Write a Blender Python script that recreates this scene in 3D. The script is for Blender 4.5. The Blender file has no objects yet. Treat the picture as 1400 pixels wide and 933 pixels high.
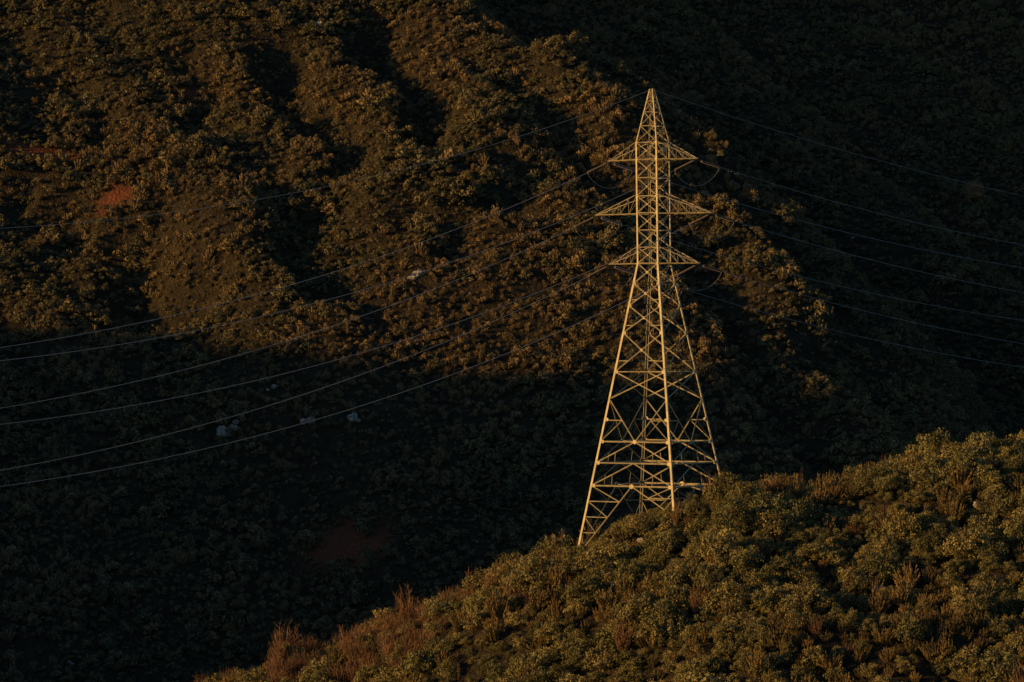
import bpy, math, random
import numpy as np
from mathutils import Vector, Matrix

random.seed(7)
rng = np.random.default_rng(11)
scene = bpy.context.scene
scene.view_settings.view_transform = 'Standard'
scene.view_settings.look = 'None'
scene.view_settings.exposure = 0

A = 0.07/367.0            # metres per photo pixel at 1 m
SUN_EL = math.radians(8.0)
SUN_PHI = math.radians(20.0)   # light travels towards (+x, a little +y)

# ------------------------------------------------------------------ noise
def _hash(ix, iy, seed):
    h = (ix.astype(np.int64)*374761393 + iy.astype(np.int64)*668265263 + seed*974634777) & 0xffffffff
    h = ((h ^ (h >> 13))*1274126177) & 0xffffffff
    h = (h ^ (h >> 16)) & 0xffffffff
    return h/4294967295.0
def vnoise(x, y, seed=0):
    ix = np.floor(x); iy = np.floor(y)
    fx = x-ix; fy = y-iy
    fx = fx*fx*fx*(fx*(fx*6-15)+10); fy = fy*fy*fy*(fy*(fy*6-15)+10)
    a = _hash(ix, iy, seed); b = _hash(ix+1, iy, seed)
    c = _hash(ix, iy+1, seed); d = _hash(ix+1, iy+1, seed)
    return (a*(1-fx)+b*fx)*(1-fy)+(c*(1-fx)+d*fx)*fy*1.0 - 0.5
def fbm(x, y, seed=0, octv=4):
    s = 0; amp = 1.0; f = 1.0
    for i in range(octv):
        s = s+amp*vnoise(x*f+17.3*i, y*f-9.1*i, seed+i*7)
        amp *= 0.5; f *= 2.03
    return s
def smax(a, b, k):
    return k*np.logaddexp(a/k, b/k)
def sstep(a, b, t):
    u = np.clip((t-a)/(b-a), 0, 1)
    return u*u*(3-2*u)

# ------------------------------------------------------------------ terrain
crest_px = np.array([(-900,1500),(-200,1190),(290,976),(480,902),(640,832),(740,790),(790,774),(840,748),(880,727),(950,703),
                     (1000,686),(1100,679),(1200,662),(1300,652),(1400,642),(1700,600),(2500,560),(4000,580)], float)
CY = 360.0
crest_x = (crest_px[:,0]-700)*A*CY
crest_z = (466-crest_px[:,1])*A*CY
KNOLLS = []
GULLIES = []

def segd2(x, y, ax, ay, bx, by):
    dx, dy = bx-ax, by-ay
    u = np.clip(((x-ax)*dx+(y-ay)*dy)/(dx*dx+dy*dy), 0, 1)
    return (x-ax-u*dx)**2+(y-ay-u*dy)**2

def H(x, y):
    x = np.asarray(x, float); y = np.asarray(y, float)
    # far mountain face with a spur running down to the right
    hb = -62+0.70*(y-700)
    wob = 16*fbm(x/70, y/70, 5, 3)
    t = (x+34)*0.775+(y-903)*0.632+wob-9+16*sstep(850, 790, y)
    # side rib that leaves the spur and stays in the light
    t = t-48*np.exp(-segd2(x, y, 19, 884, 38, 856)/(10.0**2))
    t = t-22*np.exp(-segd2(x, y, 44, 822, 62, 806)/(8.0**2))
    hb = hb-80*sstep(-12, 105, t)-0.2*np.maximum(t-30, 0)
    # gullies and ribs that run down the face towards the lower right
    q = x*0.85+y*0.52+7*fbm(x/45, y/45, 9, 2)
    r = -x*0.52+y*0.85
    rib = np.abs(vnoise(q/31, r/170, 21))*2
    rib2 = np.abs(vnoise(q/14+5, r/80, 31))*2
    hb = hb+12*np.sqrt(rib*rib+0.01)+4.0*np.sqrt(rib2*rib2+0.01)+6*fbm(q/40, r/120, 25, 2)-7
    hb = hb+2.4*fbm(x/9, y/9, 41, 3)
    for (ax, ay, bx, by, wd, dp) in GULLIES:
        dx, dy = bx-ax, by-ay; L2 = dx*dx+dy*dy
        u = np.clip(((x-ax)*dx+(y-ay)*dy)/L2, 0, 1)
        wv_ = 3.0*np.sin(u*9+ax)
        d2 = (x-ax-u*dx-wv_)**2+(y-ay-u*dy)**2
        hb = hb-dp*np.exp(-d2/(wd*wd))*sstep(0, 0.25, u+0.08)*sstep(0, 0.25, 1.08-u)
    for kx, ky, kr, kh in KNOLLS:
        hb = hb+kh*np.exp(-(((x-kx))**2+((y-ky)*0.8)**2)/(kr*kr))
    # near hill that carries the tower
    cz = np.interp(x, crest_x, crest_z)
    fr = np.maximum(0, CY-y); bk = np.maximum(0, y-373)
    hf = cz-0.40*(np.sqrt(fr*fr+16)-4)-0.55*(np.sqrt(bk*bk+9)-3)
    flat = np.exp(-((x-14)**2+(y-367)**2)/140.0)
    hf = hf+(2.6*fbm(x/14, y/14, 51, 3)+0.5*fbm(x/3.2, y/3.2, 61, 2))*(1-0.8*flat)
    # hill under the camera
    yy = np.maximum(0, y-4)
    hc = -1.9-0.30*(np.sqrt(yy*yy+9)-3)+0.8*fbm(x/20, y/20, 71, 3)
    # neighbouring ridge to the west
    hw = 46+0.13*np.clip(690-y, -100, 130)+11*fbm(y/55+3, x/400, 81, 3)-0.62*(np.sqrt((x+385)**2+400)-20)
    hw = hw-170*(1-sstep(430, 575, y))+4*fbm(x/30, y/30, 91, 3)
    h = smax(hb, -104+6*fbm(x/60, y/60, 15, 3), 6)
    h = smax(h, hw, 3)
    h = smax(h, hf, 1.0)
    h = smax(h, hc, 1.0)
    return h

def hit(px, py, y0=420.0, y1=1500.0):
    ys = np.arange(y0, y1, 0.5)
    zs = (466-py)*A*ys; xs = (px-700)*A*ys
    g = H(xs, ys)
    i = np.argmax(g >= zs)
    return float(xs[i]), float(ys[i]), float(g[i])
# gullies carved in the face
for (a, b, c, d, wd, dp) in ((375,50,485,240,6,6),(495,10,610,195,6,9),(140,300,260,445,8,10),(10,250,125,340,6,6),
                             (385,290,440,415,6,6),(690,190,730,300,6,6),(245,60,300,190,5,3),(560,260,640,350,5,5),(90,90,170,200,5,4)):
    p = hit(a, b); q_ = hit(c, d)
    GULLIES.append((p[0], p[1], q_[0], q_[1], wd, dp))
# small buttresses on the shaded flank that reach up into the light
def buttress(px, py, kr, hmax):
    X, Y, Z = hit(px, py)
    s = np.arange(6, 600, 3.0)
    for y in np.arange(Y, Y-70, -1.0):
        x = (px-700)*A*y; zr = (466-py)*A*y
        ceil = float((H(x-math.cos(SUN_PHI)*s, y-math.sin(SUN_PHI)*s)-s*math.tan(SUN_EL)).max())
        if zr > ceil+0.5:
            h = zr-float(H(x, y))
            if 0 < h < hmax: KNOLLS.append((x, y, max(kr, h*0.45), h))
            return
for b_ in ((1015,300,8,30),(1030,430,9,30)):
    buttress(*b_)

gx = np.concatenate([np.arange(-800,-180,14), np.arange(-180,280,2.0), np.arange(280,800,16)])
gy = np.concatenate([np.arange(-120,280,12), np.arange(280,400,1.4), np.arange(400,560,6), np.arange(560,1120,2.2), np.arange(1120,1700,24)])
GX, GY = np.meshgrid(gx, gy)
GZ = H(GX, GY)
nx, ny = len(gx), len(gy)
verts = np.stack([GX.ravel(), GY.ravel(), GZ.ravel()], 1)
ii = (np.arange(ny-1)[:,None]*nx+np.arange(nx-1)[None,:]).ravel()
faces = np.stack([ii, ii+1, ii+nx+1, ii+nx], 1)

def mesh_from(name, verts, faces, smooth=False):
    me = bpy.data.meshes.new(name)
    verts = np.asarray(verts, np.float32); faces = np.asarray(faces, np.int32)
    k = faces.shape[1]
    me.vertices.add(len(verts)); me.vertices.foreach_set("co", verts.ravel())
    me.loops.add(faces.size); me.loops.foreach_set("vertex_index", faces.ravel())
    me.polygons.add(len(faces))
    me.polygons.foreach_set("loop_start", np.arange(0, faces.size, k, dtype=np.int32))
    me.polygons.foreach_set("loop_total", np.full(len(faces), k, dtype=np.int32))
    if smooth:
        me.polygons.foreach_set("use_smooth", np.ones(len(faces), bool))
    me.update(calc_edges=True); me.validate()
    return me
def add_obj(name, me, mat=None, parent=None):
    ob = bpy.data.objects.new(name, me)
    scene.collection.objects.link(ob)
    if mat: me.materials.append(mat)
    if parent: ob.parent = parent
    return ob

# ------------------------------------------------------------------ materials
def new_mat(name):
    m = bpy.data.materials.new(name); m.use_nodes = True
    nt = m.node_tree; nt.nodes.clear()
    return m, nt, nt.nodes, nt.links
def foliage_mat(name, cols, trans=0.18, vary=0.5):
    m, nt, N, L = new_mat(name)
    out = N.new('ShaderNodeOutputMaterial')
    oi = N.new('ShaderNodeObjectInfo')
    ramp = N.new('ShaderNodeValToRGB'); ramp.color_ramp.interpolation = 'LINEAR'
    els = ramp.color_ramp.elements
    while len(els) < len(cols): els.new(0.5)
    for i, c in enumerate(cols):
        els[i].position = i/(len(cols)-1); els[i].color = (*c, 1)
    L.new(oi.outputs['Random'], ramp.inputs[0])
    at = N.new('ShaderNodeAttribute'); at.attribute_name = 'tint'
    mr = N.new('ShaderNodeMapRange'); mr.inputs[3].default_value = 1-vary; mr.inputs[4].default_value = 1+vary
    L.new(at.outputs['Fac'], mr.inputs[0])
    mul = N.new('ShaderNodeMix'); mul.data_type = 'RGBA'; mul.blend_type = 'MULTIPLY'; mul.inputs[0].default_value = 1
    L.new(ramp.outputs[0], mul.inputs[6]); L.new(mr.outputs[0], mul.inputs[7])
    d = N.new('ShaderNodeBsdfDiffuse')
    L.new(mul.outputs[2], d.inputs['Color'])
    if trans > 0:
        t = N.new('ShaderNodeBsdfTranslucent')
        mx = N.new('ShaderNodeMixShader'); mx.inputs[0].default_value = trans
        L.new(mul.outputs[2], t.inputs['Color'])
        L.new(d.outputs[0], mx.inputs[1]); L.new(t.outputs[0], mx.inputs[2]); L.new(mx.outputs[0], out.inputs[0])
    else:
        L.new(d.outputs[0], out.inputs[0])
    return m
def simple_mat(name, c1, c2, scale, rough=0.7, metal=0.0, bump=0.0):
    m, nt, N, L = new_mat(name)
    out = N.new('ShaderNodeOutputMaterial'); b = N.new('ShaderNodeBsdfPrincipled')
    g = N.new('ShaderNodeNewGeometry')
    n = N.new('ShaderNodeTexNoise'); n.inputs['Scale'].default_value = scale; n.inputs['Detail'].default_value = 5
    L.new(g.outputs['Position'], n.inputs['Vector'])
    r = N.new('ShaderNodeValToRGB'); r.color_ramp.elements[0].position = 0.35; r.color_ramp.elements[1].position = 0.65
    r.color_ramp.elements[0].color = (*c1, 1); r.color_ramp.elements[1].color = (*c2, 1)
    L.new(n.outputs['Fac'], r.inputs[0]); L.new(r.outputs[0], b.inputs['Base Color'])
    b.inputs['Roughness'].default_value = rough; b.inputs['Metallic'].default_value = metal
    if bump:
        bp = N.new('ShaderNodeBump'); bp.inputs['Strength'].default_value = bump; bp.inputs['Distance'].default_value = 0.2
        L.new(n.outputs['Fac'], bp.inputs['Height']); L.new(bp.outputs[0], b.inputs['Normal'])
    L.new(b.outputs[0], out.inputs[0])
    return m

# ground
m_ground, nt, N, L = new_mat('scrub_soil')
out = N.new('ShaderNodeOutputMaterial'); b = N.new('ShaderNodeBsdfDiffuse')
g = N.new('ShaderNodeNewGeometry')
n1 = N.new('ShaderNodeTexNoise'); n1.inputs['Scale'].default_value = 0.35; n1.inputs['Detail'].default_value = 8; n1.inputs['Roughness'].default_value = 0.7
n2 = N.new('ShaderNodeTexNoise'); n2.inputs['Scale'].default_value = 1.6; n2.inputs['Detail'].default_value = 6
L.new(g.outputs['Position'], n1.inputs['Vector']); L.new(g.outputs['Position'], n2.inputs['Vector'])
r = N.new('ShaderNodeValToRGB'); e = r.color_ramp.elements
e[0].position = 0.35; e[0].color = (0.022, 0.020, 0.014, 1); e[1].position = 0.72; e[1].color = (0.062, 0.051, 0.032, 1)
L.new(n1.outputs['Fac'], r.inputs[0])
at = N.new('ShaderNodeAttribute'); at.attribute_name = 'red_soil'
mm = N.new('ShaderNodeMath'); mm.operation = 'MULTIPLY'; mm.use_clamp = True
m3 = N.new('ShaderNodeMath'); m3.operation = 'MULTIPLY'; m3.inputs[1].default_value = 1.5
L.new(n2.outputs['Fac'], m3.inputs[0]); L.new(at.outputs['Fac'], mm.inputs[0]); L.new(m3.outputs[0], mm.inputs[1])
mix = N.new('ShaderNodeMix'); mix.data_type = 'RGBA'
L.new(mm.outputs[0], mix.inputs[0]); L.new(r.outputs[0], mix.inputs[6]); mix.inputs[7].default_value = (0.20, 0.07, 0.035, 1)
bp = N.new('ShaderNodeBump'); bp.inputs['Strength'].default_value = 1.0; bp.inputs['Distance'].default_value = 0.8
L.new(n2.outputs['Fac'], bp.inputs['Height']); L.new(bp.outputs[0], b.inputs['Normal'])
L.new(mix.outputs[2], b.inputs['Color']); L.new(b.outputs[0], out.inputs[0])

me = mesh_from('hill_terrain', verts, faces, True)
red_spots = [(75,218,4.2),(30,208,2.6),(160,270,2.6),(262,130,2.0),(465,750,4.4),(500,756,3)]
red = np.zeros(len(verts)); clear_pts = []
for px, py, rad in red_spots:
    X, Y, Z = hit(px, py)
    d = np.hypot((verts[:,0]-X)/1.4, (verts[:,1]-Y))
    red = np.maximum(red, np.clip(1.6-d/rad, 0, 1)); clear_pts.append((X, Y, rad*0.8))
ta = me.attributes.new('red_soil', 'FLOAT', 'POINT'); ta.data.foreach_set('value', red.astype(np.float32))
terrain = add_obj('hill_terrain', me, m_ground)

# ------------------------------------------------------------------ plant prototypes
def leaf_mesh(name, C, D, Nn, ln, wd, tint):
    D = D/np.linalg.norm(D, axis=1, keepdims=True)
    S = np.cross(D, Nn); S /= (np.linalg.norm(S, axis=1, keepdims=True)+1e-9)
    ln = ln[:,None]; wd = wd[:,None]
    v = np.stack([C-D*ln*0.5, C+S*wd*0.5, C+D*ln*0.5, C-S*wd*0.5], 1).reshape(-1, 3)
    f = np.arange(len(v)).reshape(-1, 4)
    me = mesh_from(name, v, f)
    return me, np.repeat(tint, 4)
def rand_unit(r, n):
    v = r.normal(size=(n,3)); return v/np.linalg.norm(v, axis=1, keepdims=True)

def leafy(name, seed, R, Hh, ncl, nlf, leaf, upright=0.0, csize=(0.22,0.42)):
    r = np.random.default_rng(seed)
    Cs=[];Ds=[];Ns=[];Ts=[];Ls=[]
    for i in range(ncl):
        a = r.uniform(0, 2*math.pi); u = r.uniform(0.0, 1.0)
        rad = R*math.sqrt(1-u*u*0.9)*r.uniform(0.35, 0.98)
        c = np.array([rad*math.cos(a), rad*math.sin(a), Hh*(0.18+0.62*u*r.uniform(0.75,1.15))])
        cr = R*r.uniform(*csize)
        n = int(nlf*(cr/(0.32*R))**2)
        d = rand_unit(r, n); d[:,2] = np.where(d[:,2] < -0.3, -d[:,2], d[:,2])
        rr = cr*(r.uniform(0.4, 1.3, n))
        p = c+d*rr[:,None]*np.array([1,1,0.95])
        p[:,2] = np.maximum(p[:,2], 0.02)
        nn = d+0.6*rand_unit(r, n)
        dd = rand_unit(r, n)+np.array([0,0,0.6+upright])
        Cs.append(p); Ds.append(dd); Ns.append(nn)
        tn = np.clip(0.5+0.25*r.normal(size=n)+0.18*r.normal(), 0, 1); Ts.append(tn)
        Ls.append(leaf*r.uniform(0.6, 1.4, n))
    C=np.concatenate(Cs);D=np.concatenate(Ds);Nn=np.concatenate(Ns);T=np.concatenate(Ts);Ln=np.concatenate(Ls)
    return leaf_mesh(name, C, D, Nn, Ln, Ln*0.55, T)
def plume(name, seed, R, Hh, nst, nlf, leaf):
    r = np.random.default_rng(seed)
    Cs=[];Ds=[];Ns=[];Ts=[];Ls=[]
    for i in range(nst):
        a = r.uniform(0, 2*math.pi); b0 = R*0.35*r.random(); tip = R*math.sqrt(r.random())
        h = Hh*r.uniform(0.6, 1.1)*(1-0.35*(tip/R)**2)
        p0 = np.array([b0*math.cos(a), b0*math.sin(a), 0]); p1 = np.array([tip*math.cos(a), tip*math.sin(a), h])
        s = r.uniform(0.2, 1.0, nlf)
        p = p0+(p1-p0)*s[:,None]; p += rand_unit(r, nlf)*(0.10*(1.15-s))[:,None]*R*0.9
        dd = (p1-p0)/np.linalg.norm(p1-p0)+0.35*rand_unit(r, nlf)
        Cs.append(p);Ds.append(dd);Ns.append(rand_unit(r, nlf))
        Ts.append(np.clip(0.25+0.5*s+0.15*r.normal(size=nlf)+0.15*r.normal(),0,1)); Ls.append(leaf*r.uniform(0.6,1.5,nlf))
    C=np.concatenate(Cs);D=np.concatenate(Ds);Nn=np.concatenate(Ns);T=np.concatenate(Ts);Ln=np.concatenate(Ls)
    return leaf_mesh(name, C, D, Nn, Ln, Ln*0.32, T)
def twiggy(name, seed, R, Hh, nst, nsub):
    r = np.random.default_rng(seed)
    P0=[];P1=[];W=[]
    for i in range(nst):
        a = r.uniform(0, 2*math.pi); tip = R*math.sqrt(r.random()); h = Hh*r.uniform(0.55, 1.1)
        p0 = np.array([0.1*math.cos(a), 0.1*math.sin(a), 0]); p1 = np.array([tip*math.cos(a), tip*math.sin(a), h])
        mid = (p0+p1)/2+rand_unit(r,1)[0]*0.12
        P0 += [p0, mid]; P1 += [mid, p1]; W += [0.035, 0.022]
        for k in range(nsub):
            s = r.uniform(0.3, 1.0); q = p0+(p1-p0)*s
            d = (p1-p0)/np.linalg.norm(p1-p0)+0.8*rand_unit(r,1)[0]; d[2] = abs(d[2])
            q1 = q+d*r.uniform(0.15, 0.45)
            P0.append(q); P1.append(q1); W.append(0.016)
    P0=np.array(P0);P1=np.array(P1);W=np.array(W)
    D=P1-P0; ln=np.linalg.norm(D,axis=1)*1.15
    return leaf_mesh(name, (P0+P1)/2, D, rand_unit(r,len(D)), ln, W*1.6, np.clip(0.5+0.25*r.normal(size=len(D)),0,1))

M_green = foliage_mat('bush_leaves_olive', [(0.098,0.098,0.046),(0.172,0.158,0.064),(0.240,0.202,0.082),(0.118,0.124,0.056)], 0.10, 0.6)
M_heath = foliage_mat('heather_leaves', [(0.17,0.122,0.055),(0.135,0.110,0.05),(0.24,0.17,0.07),(0.15,0.108,0.05)], 0.10, 0.5)
M_rust = foliage_mat('rust_twigs', [(0.18,0.100,0.062),(0.15,0.095,0.055),(0.21,0.122,0.07)], 0.0, 0.4)
M_far = foliage_mat('far_scrub_leaves', [(0.086,0.082,0.050),(0.158,0.130,0.066),(0.118,0.114,0.062),(0.192,0.154,0.074),(0.074,0.080,0.052)], 0.0, 0.5)
M_fard = foliage_mat('far_dry_leaves', [(0.148,0.110,0.060),(0.21,0.150,0.074),(0.182,0.138,0.07),(0.13,0.104,0.06)], 0.0, 0.5)

def collection(name, protos):
    col = bpy.data.collections.new(name)
    for i, ((me, tint), mat) in enumerate(protos):
        me.materials.append(mat)
        a = me.attributes.new('tint', 'FLOAT', 'POINT'); a.data.foreach_set('value', tint.astype(np.float32))
        ob = bpy.data.objects.new('%s_%02d' % (name, i), me); col.objects.link(ob)
    return col
cs = (0.16, 0.34)
near_col = collection('near_shrub', [
    (leafy('a0',1,1.05,1.5,25,100,0.14,0.3,cs), M_green), (leafy('a1',2,1.25,1.7,28,100,0.145,0.3,cs), M_green),
    (leafy('a2',3,0.9,1.3,21,100,0.135,0.3,cs), M_green), (leafy('a3',4,1.4,1.8,32,95,0.15,0.3,cs), M_green),
    (plume('b0',5,0.8,1.7,44,34,0.17), M_heath), (plume('b1',6,0.95,1.4,50,34,0.16), M_heath),
    (plume('b2',7,0.6,1.1,36,28,0.15), M_heath), (twiggy('c0',8,0.9,2.1,40,12), M_rust),
    (twiggy('c1',9,1.1,1.8,46,12), M_rust), (twiggy('c2',10,0.4,2.7,7,6), M_rust)])
far_col = collection('far_shrub', [
    (leafy('f0',21,1.1,1.5,10,26,0.31), M_far), (leafy('f1',22,1.3,1.8,12,26,0.32), M_far),
    (leafy('f2',23,0.8,1.0,7,26,0.28), M_far), (leafy('f3',24,1.6,2.3,15,26,0.34), M_far),
    (plume('f4',25,0.8,1.5,22,11,0.32), M_fard), (plume('f5',26,1.0,1.3,26,11,0.30), M_fard),
    (leafy('f6',27,1.2,1.6,10,26,0.31), M_fard)])

def scatter(name, col, P, rot, scl, kind):
    me = bpy.data.meshes.new(name)
    me.vertices.add(len(P)); me.vertices.foreach_set('co', P.astype(np.float32).ravel())
    for nm, tp, arr, key in (('rot','FLOAT_VECTOR',rot,'vector'),('scl','FLOAT_VECTOR',scl,'vector'),('kind','INT',kind,'value')):
        a = me.attributes.new(nm, tp, 'POINT'); a.data.foreach_set(key, np.ascontiguousarray(arr).ravel())
    ob = bpy.data.objects.new(name, me); scene.collection.objects.link(ob)
    ng = bpy.data.node_groups.new(name+'_nodes', 'GeometryNodeTree')
    ng.interface.new_socket('Geometry', in_out='INPUT', socket_type='NodeSocketGeometry')
    ng.interface.new_socket('Geometry', in_out='OUTPUT', socket_type='NodeSocketGeometry')
    n = ng.nodes; l = ng.links
    gi = n.new('NodeGroupInput'); go = n.new('NodeGroupOutput')
    ci = n.new('GeometryNodeCollectionInfo'); ci.inputs['Collection'].default_value = col
    ci.inputs['Separate Children'].default_value = True; ci.inputs['Reset Children'].default_value = True
    ip = n.new('GeometryNodeInstanceOnPoints'); ip.inputs['Pick Instance'].default_value = True
    def na(nm, tp):
        a = n.new('GeometryNodeInputNamedAttribute'); a.data_type = tp; a.inputs['Name'].default_value = nm; return a.outputs['Attribute']
    l.new(gi.outputs[0], ip.inputs['Points']); l.new(ci.outputs[0], ip.inputs['Instance'])
    l.new(na('kind','INT'), ip.inputs['Instance Index'])
    e2r = n.new('FunctionNodeEulerToRotation'); l.new(na('rot','FLOAT_VECTOR'), e2r.inputs[0])
    l.new(e2r.outputs[0], ip.inputs['Rotation']); l.new(na('scl','FLOAT_VECTOR'), ip.inputs['Scale'])
    l.new(ip.outputs[0], go.inputs[0])
    md = ob.modifiers.new('scatter', 'NODES'); md.node_group = ng
    return ob

def jitter_grid(x0, x1, y0, y1, s):
    xs, ys = np.meshgrid(np.arange(x0, x1, s), np.arange(y0, y1, s))
    xs = xs.ravel()+rng.uniform(-.5,.5,xs.size)*s*1.1; ys = ys.ravel()+rng.uniform(-.5,.5,ys.size)*s*1.1
    return xs, ys
def finish(x, y, kind, base, sink=0.08):
    n = len(x)
    z = H(x, y)-sink
    rot = np.stack([rng.normal(0,.09,n), rng.normal(0,.09,n), rng.uniform(0,6.283,n)],1)
    sc = (base*rng.uniform(0.85,1.18,n))[:,None]*np.stack([np.ones(n),np.ones(n),rng.uniform(.85,1.2,n)],1)
    return np.stack([x,y,z],1), rot.astype(np.float32), sc.astype(np.float32), kind.astype(np.int32)

# near hill
x, y = jitter_grid(-75, 120, 300, 388, 1.3)
z = H(x, y)
keep = (z > -52) & (np.hypot(x-14, y-367) > 1.5) & (np.abs(x-12) < A*700*y*1.6)
x, y = x[keep], y[keep]
sp = fbm(x/9, y/9, 101, 3)+rng.normal(0, .25, len(x))
left = sstep(2, -8, x)*sstep(346, 356, y)*(0.35+0.65*sstep(-34,-20,x))
kind = np.where(sp > -0.06, rng.integers(0,4,len(x)), rng.integers(4,7,len(x)))
kind = np.where(rng.random(len(x)) < left*0.5, rng.integers(7,9,len(x)), kind)
kind = np.where(rng.random(len(x)) < 0.01, 9, kind)
kind = np.where((rng.random(len(x)) < 0.015), 7, kind)
base = np.clip(np.exp(rng.normal(-0.18, 0.34, len(x))), 0.4, 1.5)
base = base*(1+0.5*fbm(x/6, y/6, 111, 2))
base = np.where(np.hypot(x-14, y-367) < 9.5, np.minimum(base,1.1)*0.68, base)
scatter('shrub_cover', near_col, *finish(x, y, kind, base))

# far mountain
x, y = jitter_grid(-230, 320, 590, 1130, 1.42)
keep = (np.abs(x) < A*700*y*1.25+8)
x, y = x[keep], y[keep]; z = H(x, y)
keep = (z < A*466*y+15) & (z > -A*466*y-18)
gap = fbm(x/6, y/6, 121, 3)
keep &= gap > -0.46
for X, Y, rad in clear_pts:
    keep &= np.hypot((x-X)/1.4, y-Y) > rad*(0.75+0.5*rng.random(len(x)))
x, y = x[keep], y[keep]
sp = fbm(x/22, y/22, 131, 3)+rng.normal(0,.2,len(x))
kind = np.where(sp > -0.05, rng.integers(0,4,len(x)), rng.integers(4,7,len(x)))
base = 0.76*np.clip(np.exp(rng.normal(-0.10, 0.38, len(x))), 0.4, 2.3)*(1+0.55*fbm(x/11, y/11, 141, 2))
scatter('shrub_cover.001', far_col, *finish(x, y, kind, base))

# ------------------------------------------------------------------ rocks
m_rock = simple_mat('pale_rock', (0.24,0.22,0.19), (0.42,0.39,0.34), 1.2, 0.9, 0, 0.8)
import bmesh
def rock_cluster(px, py, size, n, seed, y0=420.0):
    r = random.Random(seed)
    X, Y, Z = hit(px, py, y0)
    bm = bmesh.new()
    for i in range(n):
        s = size*r.uniform(0.4, 1.0)
        res = bmesh.ops.create_icosphere(bm, subdivisions=3, radius=s)
        ox, oy = X+r.uniform(-1,1)*size*1.3, Y+r.uniform(-1,1)*size*0.8-1.2
        oz = float(H(ox, oy))+s*0.35+0.25
        sx, sy, sz = r.uniform(.8,1.5), r.uniform(.7,1.1), r.uniform(.5,0.9)
        for v in res['verts']:
            d = v.co.normalized()
            k = 1+0.9*float(fbm(np.array(d.x*1.9+i*3+seed), np.array(d.y*1.9+d.z*1.5), 5, 3))
            v.co = Vector((v.co.x*sx*k+ox, v.co.y*sy*k+oy, v.co.z*sz*k+oz))
    me = bpy.data.meshes.new('rock'); bm.to_mesh(me); bm.free()
    add_obj('rock', me, m_rock)
for i, (px, py, s, n, y0) in enumerate([(316,578,1.15,5,420),(420,572,0.9,3,420),(484,570,1.1,3,420),(372,526,.7,2,420),(568,374,1.1,3,420),
        (322,690,.7,2,420),(100,905,.6,2,420),(440,34,.8,2,420),(1168,320,.6,1,420),(1204,806,.5,2,300),(874,742,.45,1,300),(1330,690,.5,2,300)]):
    rock_cluster(px, py, s, n, i+1, y0)

# ------------------------------------------------------------------ tower
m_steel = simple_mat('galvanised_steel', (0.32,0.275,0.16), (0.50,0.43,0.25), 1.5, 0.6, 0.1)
m_ins = simple_mat('brown_glass_insulator', (0.10,0.08,0.06), (0.16,0.13,0.10), 3, 0.25)
m_wire = simple_mat('aluminium_cable', (0.30,0.29,0.27), (0.38,0.37,0.34), 2, 0.5, 0.2)
m_conc = simple_mat('concrete_footing', (0.25,0.24,0.22), (0.35,0.34,0.31), 3, 0.9)
TY = 367.0
def pz(py): return (466-py)*0.07
def axis_x(z): return 13.95-0.55*(z+20)/44.0
R_pts = [(-26.0,9.22),(-13.6,6.38),(7.4,1.62),(19.0,1.62),(24.1,0.24)]
def Rz(z):
    return float(np.interp(z, [p[0] for p in R_pts], [p[1] for p in R_pts]))
ANG = [math.radians(a) for a in (191, 281, 11, 101)]     # left, front, right, back
def corner(i, z):
    return Vector((axis_x(z)+Rz(z)*math.cos(ANG[i%4]), TY+Rz(z)*math.sin(ANG[i%4]), z))
tv = []; tf = []
def lbeam(p, q, w, inward, th=None):
    w = w*(0.84 if w > 0.18 else 0.74)
    th = th or w*0.14
    d = (q-p); 
    if d.length < 1e-4: return
    d.normalize()
    a = inward-d*inward.dot(d)
    if a.length < 1e-3: a = d.orthogonal()
    a.normalize(); b = d.cross(a).normalized()
    u = (a+b).normalized(); v = (a-b).normalized()
    prof = [(0,0),(w,0),(w,th),(th,th),(th,w),(0,w)]
    off = len(tv)
    for P in (p, q):
        for (s, t) in prof:
            tv.append(P+u*(s-w*0.35)+v*(t-w*0.35))
    for k in range(6):
        k2 = (k+1)%6
        tf.append((off+k, off+k2, off+6+k2, off+6+k))
    tf.append(tuple(off+5-k for k in range(6))); tf.append(tuple(off+6+k for k in range(6)))
def plate(c, nrm, s):
    nrm = nrm.normalized(); a = Vector((0,0,1)); b = nrm.cross(a).normalized(); off = len(tv)
    for sg in (-0.012, 0.012):
        for (i, j) in ((-1,-.6),(0,-1),(1,-.6),(1,.6),(0,1),(-1,.6)):
            tv.append(c+b*i*s+a*j*s+nrm*(sg+0.03))
    tf.append(tuple(off+5-k for k in range(6))); tf.append(tuple(off+6+k for k in range(6)))
    for k in range(6):
        tf.append((off+k, off+(k+1)%6, off+6+(k+1)%6, off+6+k))
def cen(z): return Vector((axis_x(z), TY, z))
def mid(a, b, t=0.5): return a.lerp(b, t)
WL, WB, WS = 0.24, 0.115, 0.085
Zs_main = [pz(p) for p in (663,632,603,573,508,455,418,388,360)]
foot = []
for i in range(4):
    z = -13.0
    while True:
        c = corner(i, z); g0 = float(H(c.x, c.y))
        if z <= g0-0.15 or z < -26: break
        z -= 0.05
    foot.append(corner(i, z))
    lbeam(corner(i, z), corner(i, 7.4), WL, cen(0)-corner(i, 0))
    lbeam(corner(i, 7.4), corner(i, 19.0), 0.19, cen(0)-corner(i, 7.4))
    lbeam(corner(i, 19.0), corner(i, 24.1), 0.13, cen(19)-corner(i, 19))
def facen(i, z=0):
    a = math.radians((236, -34, 56, 146)[i%4])
    return Vector((math.cos(a), math.sin(a), 0))
def horiz(z, w=WB):
    for i in range(4): lbeam(corner(i,z), corner(i+1,z), w, -facen(i))
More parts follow.
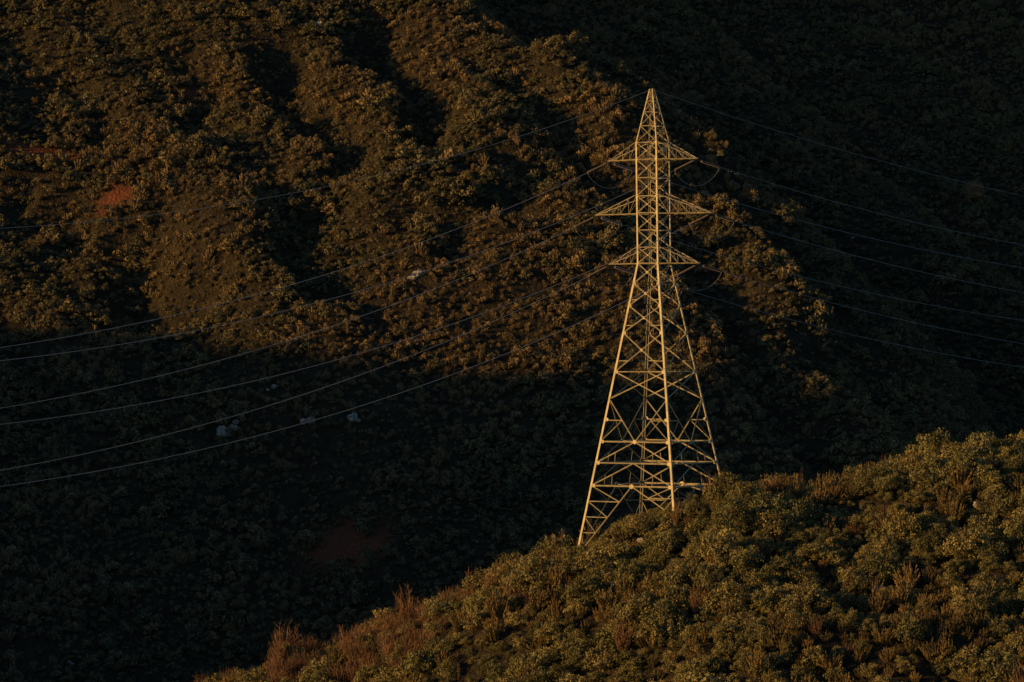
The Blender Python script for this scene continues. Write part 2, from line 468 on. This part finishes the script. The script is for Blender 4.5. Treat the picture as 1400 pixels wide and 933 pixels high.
def xpanel(z0, z1, w=WB, gus=True):
    for i in range(4):
        n = facen(i)
        a, b_, c, d = corner(i,z0), corner(i+1,z0), corner(i,z1), corner(i+1,z1)
        o = n*0.03
        lbeam(a+o, d+o, w, -n); lbeam(b_-o, c-o, w, -n)
        if gus:
            t = Rz(z0)/(Rz(z0)+Rz(z1)); plate(mid(a,d,t), n, 0.14 if z0 < 7 else 0.09)
for i in range(4):
    for z in Zs_main+[pz(218),pz(291),pz(195),pz(268)]:
        n = facen(i); 
        plate(mid(corner(i,z), corner(i+1,z), 0.03), n, 0.18 if z < 7 else .11); plate(mid(corner(i,z), corner(i+1,z), 0.97), n, 0.18 if z < 7 else .11)
seq = [pz(p) for p in (508,455,418,388,360)]
for z0, z1 in zip(seq[:-1], seq[1:]):
    xpanel(z0, z1)
    if z0 < 3.5:
        for i in range(4):
            zc = z0+(z1-z0)*Rz(z0)/(Rz(z0)+Rz(z1)); m = mid(corner(i,zc), corner(i+1,zc))
            for (p, q, leg) in ((corner(i,z0), m, i),(corner(i+1,z0), m, i+1)):
                h = mid(p, q); lbeam(h, corner(leg, h.z), WS, -facen(i))
horiz(pz(360)); horiz(pz(508), WS)
z0, z1, zm = pz(603), pz(508), pz(545)
for i in range(4):
    n = facen(i); M0 = mid(corner(i,z0), corner(i+1,z0))
    for (k) in (i, i+1):
        top = corner(k, z1)
        other = corner(2*i+1-k, zm)
        lbeam(corner(k, zm), M0, WB, -n)
        lbeam(top, other, WB, -n)
        h = mid(corner(k, zm), M0, 0.5)
        lbeam(h, corner(k, h.z), WS, -n)
        lbeam(h, corner(k, z0), WS, -n)
    plate(M0, n, 0.2)
horiz(pz(603), 0.13)
z0, z1, zm = pz(663), pz(603), pz(632)
for i in range(4):
    n = facen(i); M = mid(corner(i,z1), corner(i+1,z1)); Mm = mid(corner(i,zm), corner(i+1,zm)); Mb = mid(corner(i,z0), corner(i+1,z0))
    for k in (i, i+1):
        lbeam(M, corner(k, zm), WB, -n); lbeam(mid(M, corner(k,zm)), mid(Mm, corner(k,zm)), WS, -n)
        lbeam(Mm, corner(k, z0), WB, -n); lbeam(mid(Mm, corner(k,z0)), mid(Mb, corner(k,z0)), WS, -n)
horiz(zm, WB); horiz(z0, 0.13)
for i in range(4):
    n = facen(i); Mb = mid(corner(i,z0), corner(i+1,z0))
    plate(Mb, n, 0.22)
    for k in (i, i+1):
        f = foot[k%4]
        if f.z > z0-1.2: continue
        ft = corner(k, f.z+0.35)
        lbeam(Mb, ft, WB, -n)
        nn = max(2, int((z0-ft.z)/1.5)); prev = None
        for j in range(1, nn+1):
            t = j/(nn+0.6); zz = z0+(ft.z-z0)*t
            p = corner(k, zz); q = mid(Mb, ft, t)
            lbeam(p, q, WS, -n)
            if prev: lbeam(prev, q, WS, -n)
            prev = p
        lbeam(corner(k,z0), mid(Mb, ft, 1/(nn+0.6)), WS, -n)
for z in (pz(603), pz(663), pz(508), pz(360), pz(291), pz(218)):
    ms_ = [mid(corner(i,z), corner(i+1,z)) for i in range(4)]
    for i in range(4): lbeam(ms_[i], ms_[(i+1)%4], WS, Vector((0,0,-1)))
lbeam(corner(0,pz(632)), corner(2,pz(632)), WS, Vector((0,0,-1))); lbeam(corner(1,pz(632)), corner(3,pz(632)), WS, Vector((0,0,-1)))
cage = [pz(p) for p in (360,338,314.5,291,268,243,218,195)]
for z0, z1 in zip(cage[:-1], cage[1:]): xpanel(z0, z1, 0.095)
for z in cage[1:]: horiz(z, 0.085)
pk = [pz(195), pz(172), pz(153), pz(138), pz(126)]
for z0, z1 in zip(pk[:-1], pk[1:]): xpanel(z0, z1, 0.075, False)
for z in pk[1:]: horiz(z, 0.07)
top = cen(pz(121)); 
for i in range(4): lbeam(corner(i, 24.1), top, 0.1, Vector((0,0,1)))
tips = {}
for nm, pl, pu, ln in (('top',218,194,4.9),('mid',292,266,6.45),('low',360,337,4.98)):
    zl, zu = pz(pl), pz(pu)
    for side, (ia, ib, ang) in (('R',(1,2,-34)),('L',(3,0,146))):
        dirv = Vector((math.cos(math.radians(ang)), math.sin(math.radians(ang)), 0))
        tip = Vector((axis_x(zl), TY, zl))+dirv*ln; tips[nm+side] = tip
        pv = Vector((-dirv.y, dirv.x, 0))
        tA, tB = tip+pv*0.12, tip-pv*0.12
        ca, cb = corner(ia, zl), corner(ib, zl)
        if (ca-tip).dot(pv) < 0: tA, tB = tB, tA
        ua, ub = corner(ia, zu), corner(ib, zu)
        lbeam(ca, tA, 0.15, Vector((0,0,1))); lbeam(cb, tB, 0.15, Vector((0,0,1)))
        lbeam(ua, tA, 0.12, Vector((0,0,-1))); lbeam(ub, tB, 0.12, Vector((0,0,-1)))
        lbeam(tA+dirv*0.1, tB+dirv*0.1, 0.16, Vector((0,0,1)))
        nb = 4 if ln > 6 else 3
        for j in range(1, nb+1):
            t = j/(nb+1); tp = (j-1)/(nb+1)
            for (c, u, T) in ((ca,ua,tA),(cb,ub,tB)):
                lbeam(mid(c,T,t), mid(u,T,t), 0.07, -dirv)
                lbeam(mid(u,T,tp), mid(c,T,t), 0.07, -dirv)
            lbeam(mid(ca,tA,t), mid(cb,tB,t), 0.07, Vector((0,0,1)))
            A_, B_ = (ca,tA),(cb,tB)
            if j % 2: A_, B_ = B_, A_
            lbeam(mid(A_[0],A_[1],tp), mid(B_[0],B_[1],t), 0.07, Vector((0,0,1)))
            lbeam(mid(ua,tA,t), mid(ub,tB,t), 0.06, Vector((0,0,1)))
me = bpy.data.meshes.new('lattice'); me.from_pydata([tuple(v) for v in tv], [], tf); me.update()
tower = bpy.data.objects.new('transmission_tower', None); scene.collection.objects.link(tower)
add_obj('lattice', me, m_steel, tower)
sv=[];sf=[]
def box(c, ax, ay, az):
    o=len(sv)
    for i in (-1,1):
        for j in (-1,1):
            for k in (-1,1): sv.append(tuple(c+ax*i+ay*j+az*k))
    for f in ((0,1,3,2),(4,6,7,5),(0,4,5,1),(2,3,7,6),(0,2,6,4),(1,5,7,3)): sf.append(tuple(o+q for q in f))
z=-13.0
while z < 18:
    c = corner(1, z); s = Vector((1,0,0)) if int(z*2.5)%2 else Vector((-.3,-1,0)).normalized()
    box(c+s*0.16, s*0.11, s.cross(Vector((0,0,1)))*0.012, Vector((0,0,0.012))); z += 0.4
c = mid(corner(1,pz(205)), corner(2,pz(205)))+facen(1)*0.1; n=facen(1); bx=Vector((-n.y,n.x,0))
box(c, bx*0.32, n*0.012, Vector((0,0,0.22)))
me = bpy.data.meshes.new('step_bolts'); me.from_pydata(sv,[],sf); me.update(); add_obj('step_bolts', me, m_steel, tower)
bm = bmesh.new()
for f in foot:
    g0 = float(H(f.x,f.y))
    bmesh.ops.create_cone(bm, segments=16, cap_ends=True, radius1=0.55, radius2=0.38, depth=1.2, matrix=Matrix.Translation((f.x, f.y, g0-0.25)))
me = bpy.data.meshes.new('footings'); bm.to_mesh(me); bm.free(); add_obj('footings', me, m_conc, tower)

# ------------------------------------------------------------------ wires
wv=[];wf=[]
def tube(pts, rad, V, F, seg=6):
    o=len(V)
    for i,p in enumerate(pts):
        d = (pts[min(i+1,len(pts)-1)]-pts[max(i-1,0)]).normalized()
        a = d.cross(Vector((0,0,1))); a = a.normalized() if a.length>1e-3 else Vector((1,0,0)); b = d.cross(a)
        rr = rad[i] if isinstance(rad, list) else rad
        for k in range(seg):
            t = 2*math.pi*k/seg; V.append(tuple(p+(a*math.cos(t)+b*math.sin(t))*rr))
    for i in range(len(pts)-1):
        for k in range(seg):
            F.append((o+i*seg+k, o+i*seg+(k+1)%seg, o+(i+1)*seg+(k+1)%seg, o+(i+1)*seg+k))
iv=[];if_=[]
DL = Vector((math.cos(math.radians(-137)), math.sin(math.radians(-137)), 0))
DR = Vector((math.cos(math.radians(35)), math.sin(math.radians(35)), 0))
def curve_for(tip, D, pxe, pye, start_px, start_py, kpx):
    def at(px, py):
        m = (px-700)*A
        s = (m*tip.y-tip.x)/(D.x-m*D.y)
        return s, (466-py)*A*(tip.y+D.y*s)
    s2, z2 = at(pxe, pye)
    pm = (pxe+start_px)/2
    lin = (start_py+pye)/2
    s1, z1 = at(pm, lin+kpx*((pxe-start_px)/2)**2)
    z0 = tip.z
    M = np.array([[s1, s1*s1],[s2, s2*s2]]); ab = np.linalg.solve(M, np.array([z1-z0, z2-z0]))
    return lambda s: Vector((tip.x+D.x*s, tip.y+D.y*s, z0+ab[0]*s+ab[1]*s*s))
L_ends = {'topL':475,'topR':493,'midL':558,'midR':580,'lowL':643,'lowR':665}
R_ends = {'topR':335,'topL':366,'midR':400,'midL':438,'lowR':470,'lowL':502}
def string(fn, s0, s1):
    pts=[];rad=[]
    n=13
    for i in range(n):
        s = s0+(s1-s0)*(i/n)
        ds=(s1-s0)/n
        for t, r_ in ((0,0.03),(0.3,0.03),(0.35,0.14),(0.6,0.11),(0.66,0.03)):
            pts.append(fn(s+ds*t)); rad.append(r_)
    pts.append(fn(s1)); rad.append(0.03)
    tube(pts, rad, iv, if_, 10)
for k, tip in tips.items():
    tip = tip+Vector((0,0,-0.12))
    spx = 700+tip.x/(A*tip.y); spy = 466-tip.z/(A*tip.y)
    ends=[]
    for D, E, pxe, kp, SL in ((DL, L_ends, 0, 0.000205, 3.0),(DR, R_ends, 1400, 0.00017, 2.8)):
        fn = curve_for(tip, D, pxe, E[k], spx, spy, kp)
        tube([fn(0), fn(0.5)], 0.035, iv, if_, 6)
        string(fn, 0.5, SL)
        S = 150 if D is DL else 170
        tube([fn(SL+(S-SL)*j/90.0) for j in range(91)], 0.023 if D is DL else 0.020, wv, wf, 5)
        for s in (SL+1.2, SL+2.0):
            p = fn(s)+Vector((0,0,-0.12)); tube([p-D*0.22, p-D*0.1, p+D*0.1, p+D*0.22],[0.06,0.02,0.02,0.06], wv, wf, 6)
        ends.append(fn(SL))
    a, b_ = ends
    pts=[]
    for j in range(25):
        t=j/24; p=a.lerp(b_,t); p.z -= 1.6*(1-(2*t-1)**2)**0.8; pts.append(p)
    tube(pts, 0.019, wv, wf, 5)
gt = cen(pz(122))
for D, pxe, pye, kp in ((DL,0,312,0.00019),(DR,1400,268,0.00013)):
    fn = curve_for(gt, D, pxe, pye, 892, 122, kp)
    tube([fn((150 if D is DL else 170)*j/90.0) for j in range(91)], 0.018, wv, wf, 5)
me = bpy.data.meshes.new('power_lines'); me.from_pydata(wv,[],wf); me.update(); add_obj('power_lines', me, m_wire)
me = bpy.data.meshes.new('insulator_strings'); me.from_pydata(iv,[],if_); me.update(); add_obj('insulator_strings', me, m_ins, tower)

# ------------------------------------------------------------------ lone tree on the far slope
m_bark = simple_mat('bark', (0.07,0.05,0.035), (0.12,0.09,0.06), 4, 0.9)
M_tree = foliage_mat('tree_leaves', [(0.36,0.21,0.11),(0.36,0.21,0.11)], 0.2, 0.5)  # dry reddish tone, lightened in place of the sunlight that misses the crown
def tree(px, py, hgt, seed):
    X,Y,Z = hit(px, py)
    r = random.Random(seed); V=[];F=[]
    base=Vector((X,Y,Z-0.2))
    tube([base, base+Vector((.1,0,hgt*.3)), base+Vector((-.1,.1,hgt*.6)), base+Vector((0,0,hgt*.85))],[.2,.15,.1,.03],V,F,8)
    for i in range(14):
        a=r.uniform(0,6.28); h0=hgt*r.uniform(.2,.65); p=base+Vector((0,0,h0)); q=p+Vector((math.cos(a)*hgt*.35,math.sin(a)*hgt*.35,hgt*r.uniform(.12,.3)))
        tube([p,(p+q)/2+Vector((0,0,.15)),q],[.08,.05,.02],V,F,6)
    e = bpy.data.objects.new('tree', None); scene.collection.objects.link(e)
    m1 = bpy.data.meshes.new('trunk'); m1.from_pydata(V,[],F); m1.update(); add_obj('trunk', m1, m_bark, e)
    me, tint = leafy('crown', seed, hgt*0.52, hgt*0.95, 34, 90, 0.3)
    a_ = me.attributes.new('tint','FLOAT','POINT'); a_.data.foreach_set('value', tint.astype(np.float32))
    ob = add_obj('crown', me, M_tree, e); ob.location = (X,Y,Z+hgt*0.1)
tree(1330, 279, 6.0, 77)

# ------------------------------------------------------------------ light
w = bpy.data.worlds.new('World'); scene.world = w; w.use_nodes = True
wn = w.node_tree.nodes; wl = w.node_tree.links
bg = wn.get('Background'); sky = wn.new('ShaderNodeTexSky'); sky.sky_type = 'NISHITA'; sky.sun_disc = False
sky.sun_elevation = SUN_EL; sky.sun_rotation = math.radians(270)-SUN_PHI; sky.ozone_density = 3.5; sky.dust_density = 0.5
wl.new(sky.outputs[0], bg.inputs[0]); bg.inputs[1].default_value = 0.10
sd = bpy.data.lights.new('sun', 'SUN'); sd.energy = 5.0; sd.angle = math.radians(0.8); sd.color = (1.0, 0.54, 0.145)
so = bpy.data.objects.new('sun', sd); scene.collection.objects.link(so)
dirv = Vector((math.cos(SUN_PHI)*math.cos(SUN_EL), math.sin(SUN_PHI)*math.cos(SUN_EL), -math.sin(SUN_EL)))
so.rotation_euler = dirv.to_track_quat('-Z', 'Y').to_euler(); so.location = (-60, 0, 60)

cam = bpy.data.cameras.new('camera'); co = bpy.data.objects.new('camera', cam); scene.collection.objects.link(co)
cam.sensor_width = 36; cam.lens = 36/(1400*A); cam.clip_end = 5000; cam.clip_start = 0.5
co.location = (0,0,0); co.rotation_euler = (math.radians(90), 0, 0)
scene.camera = co
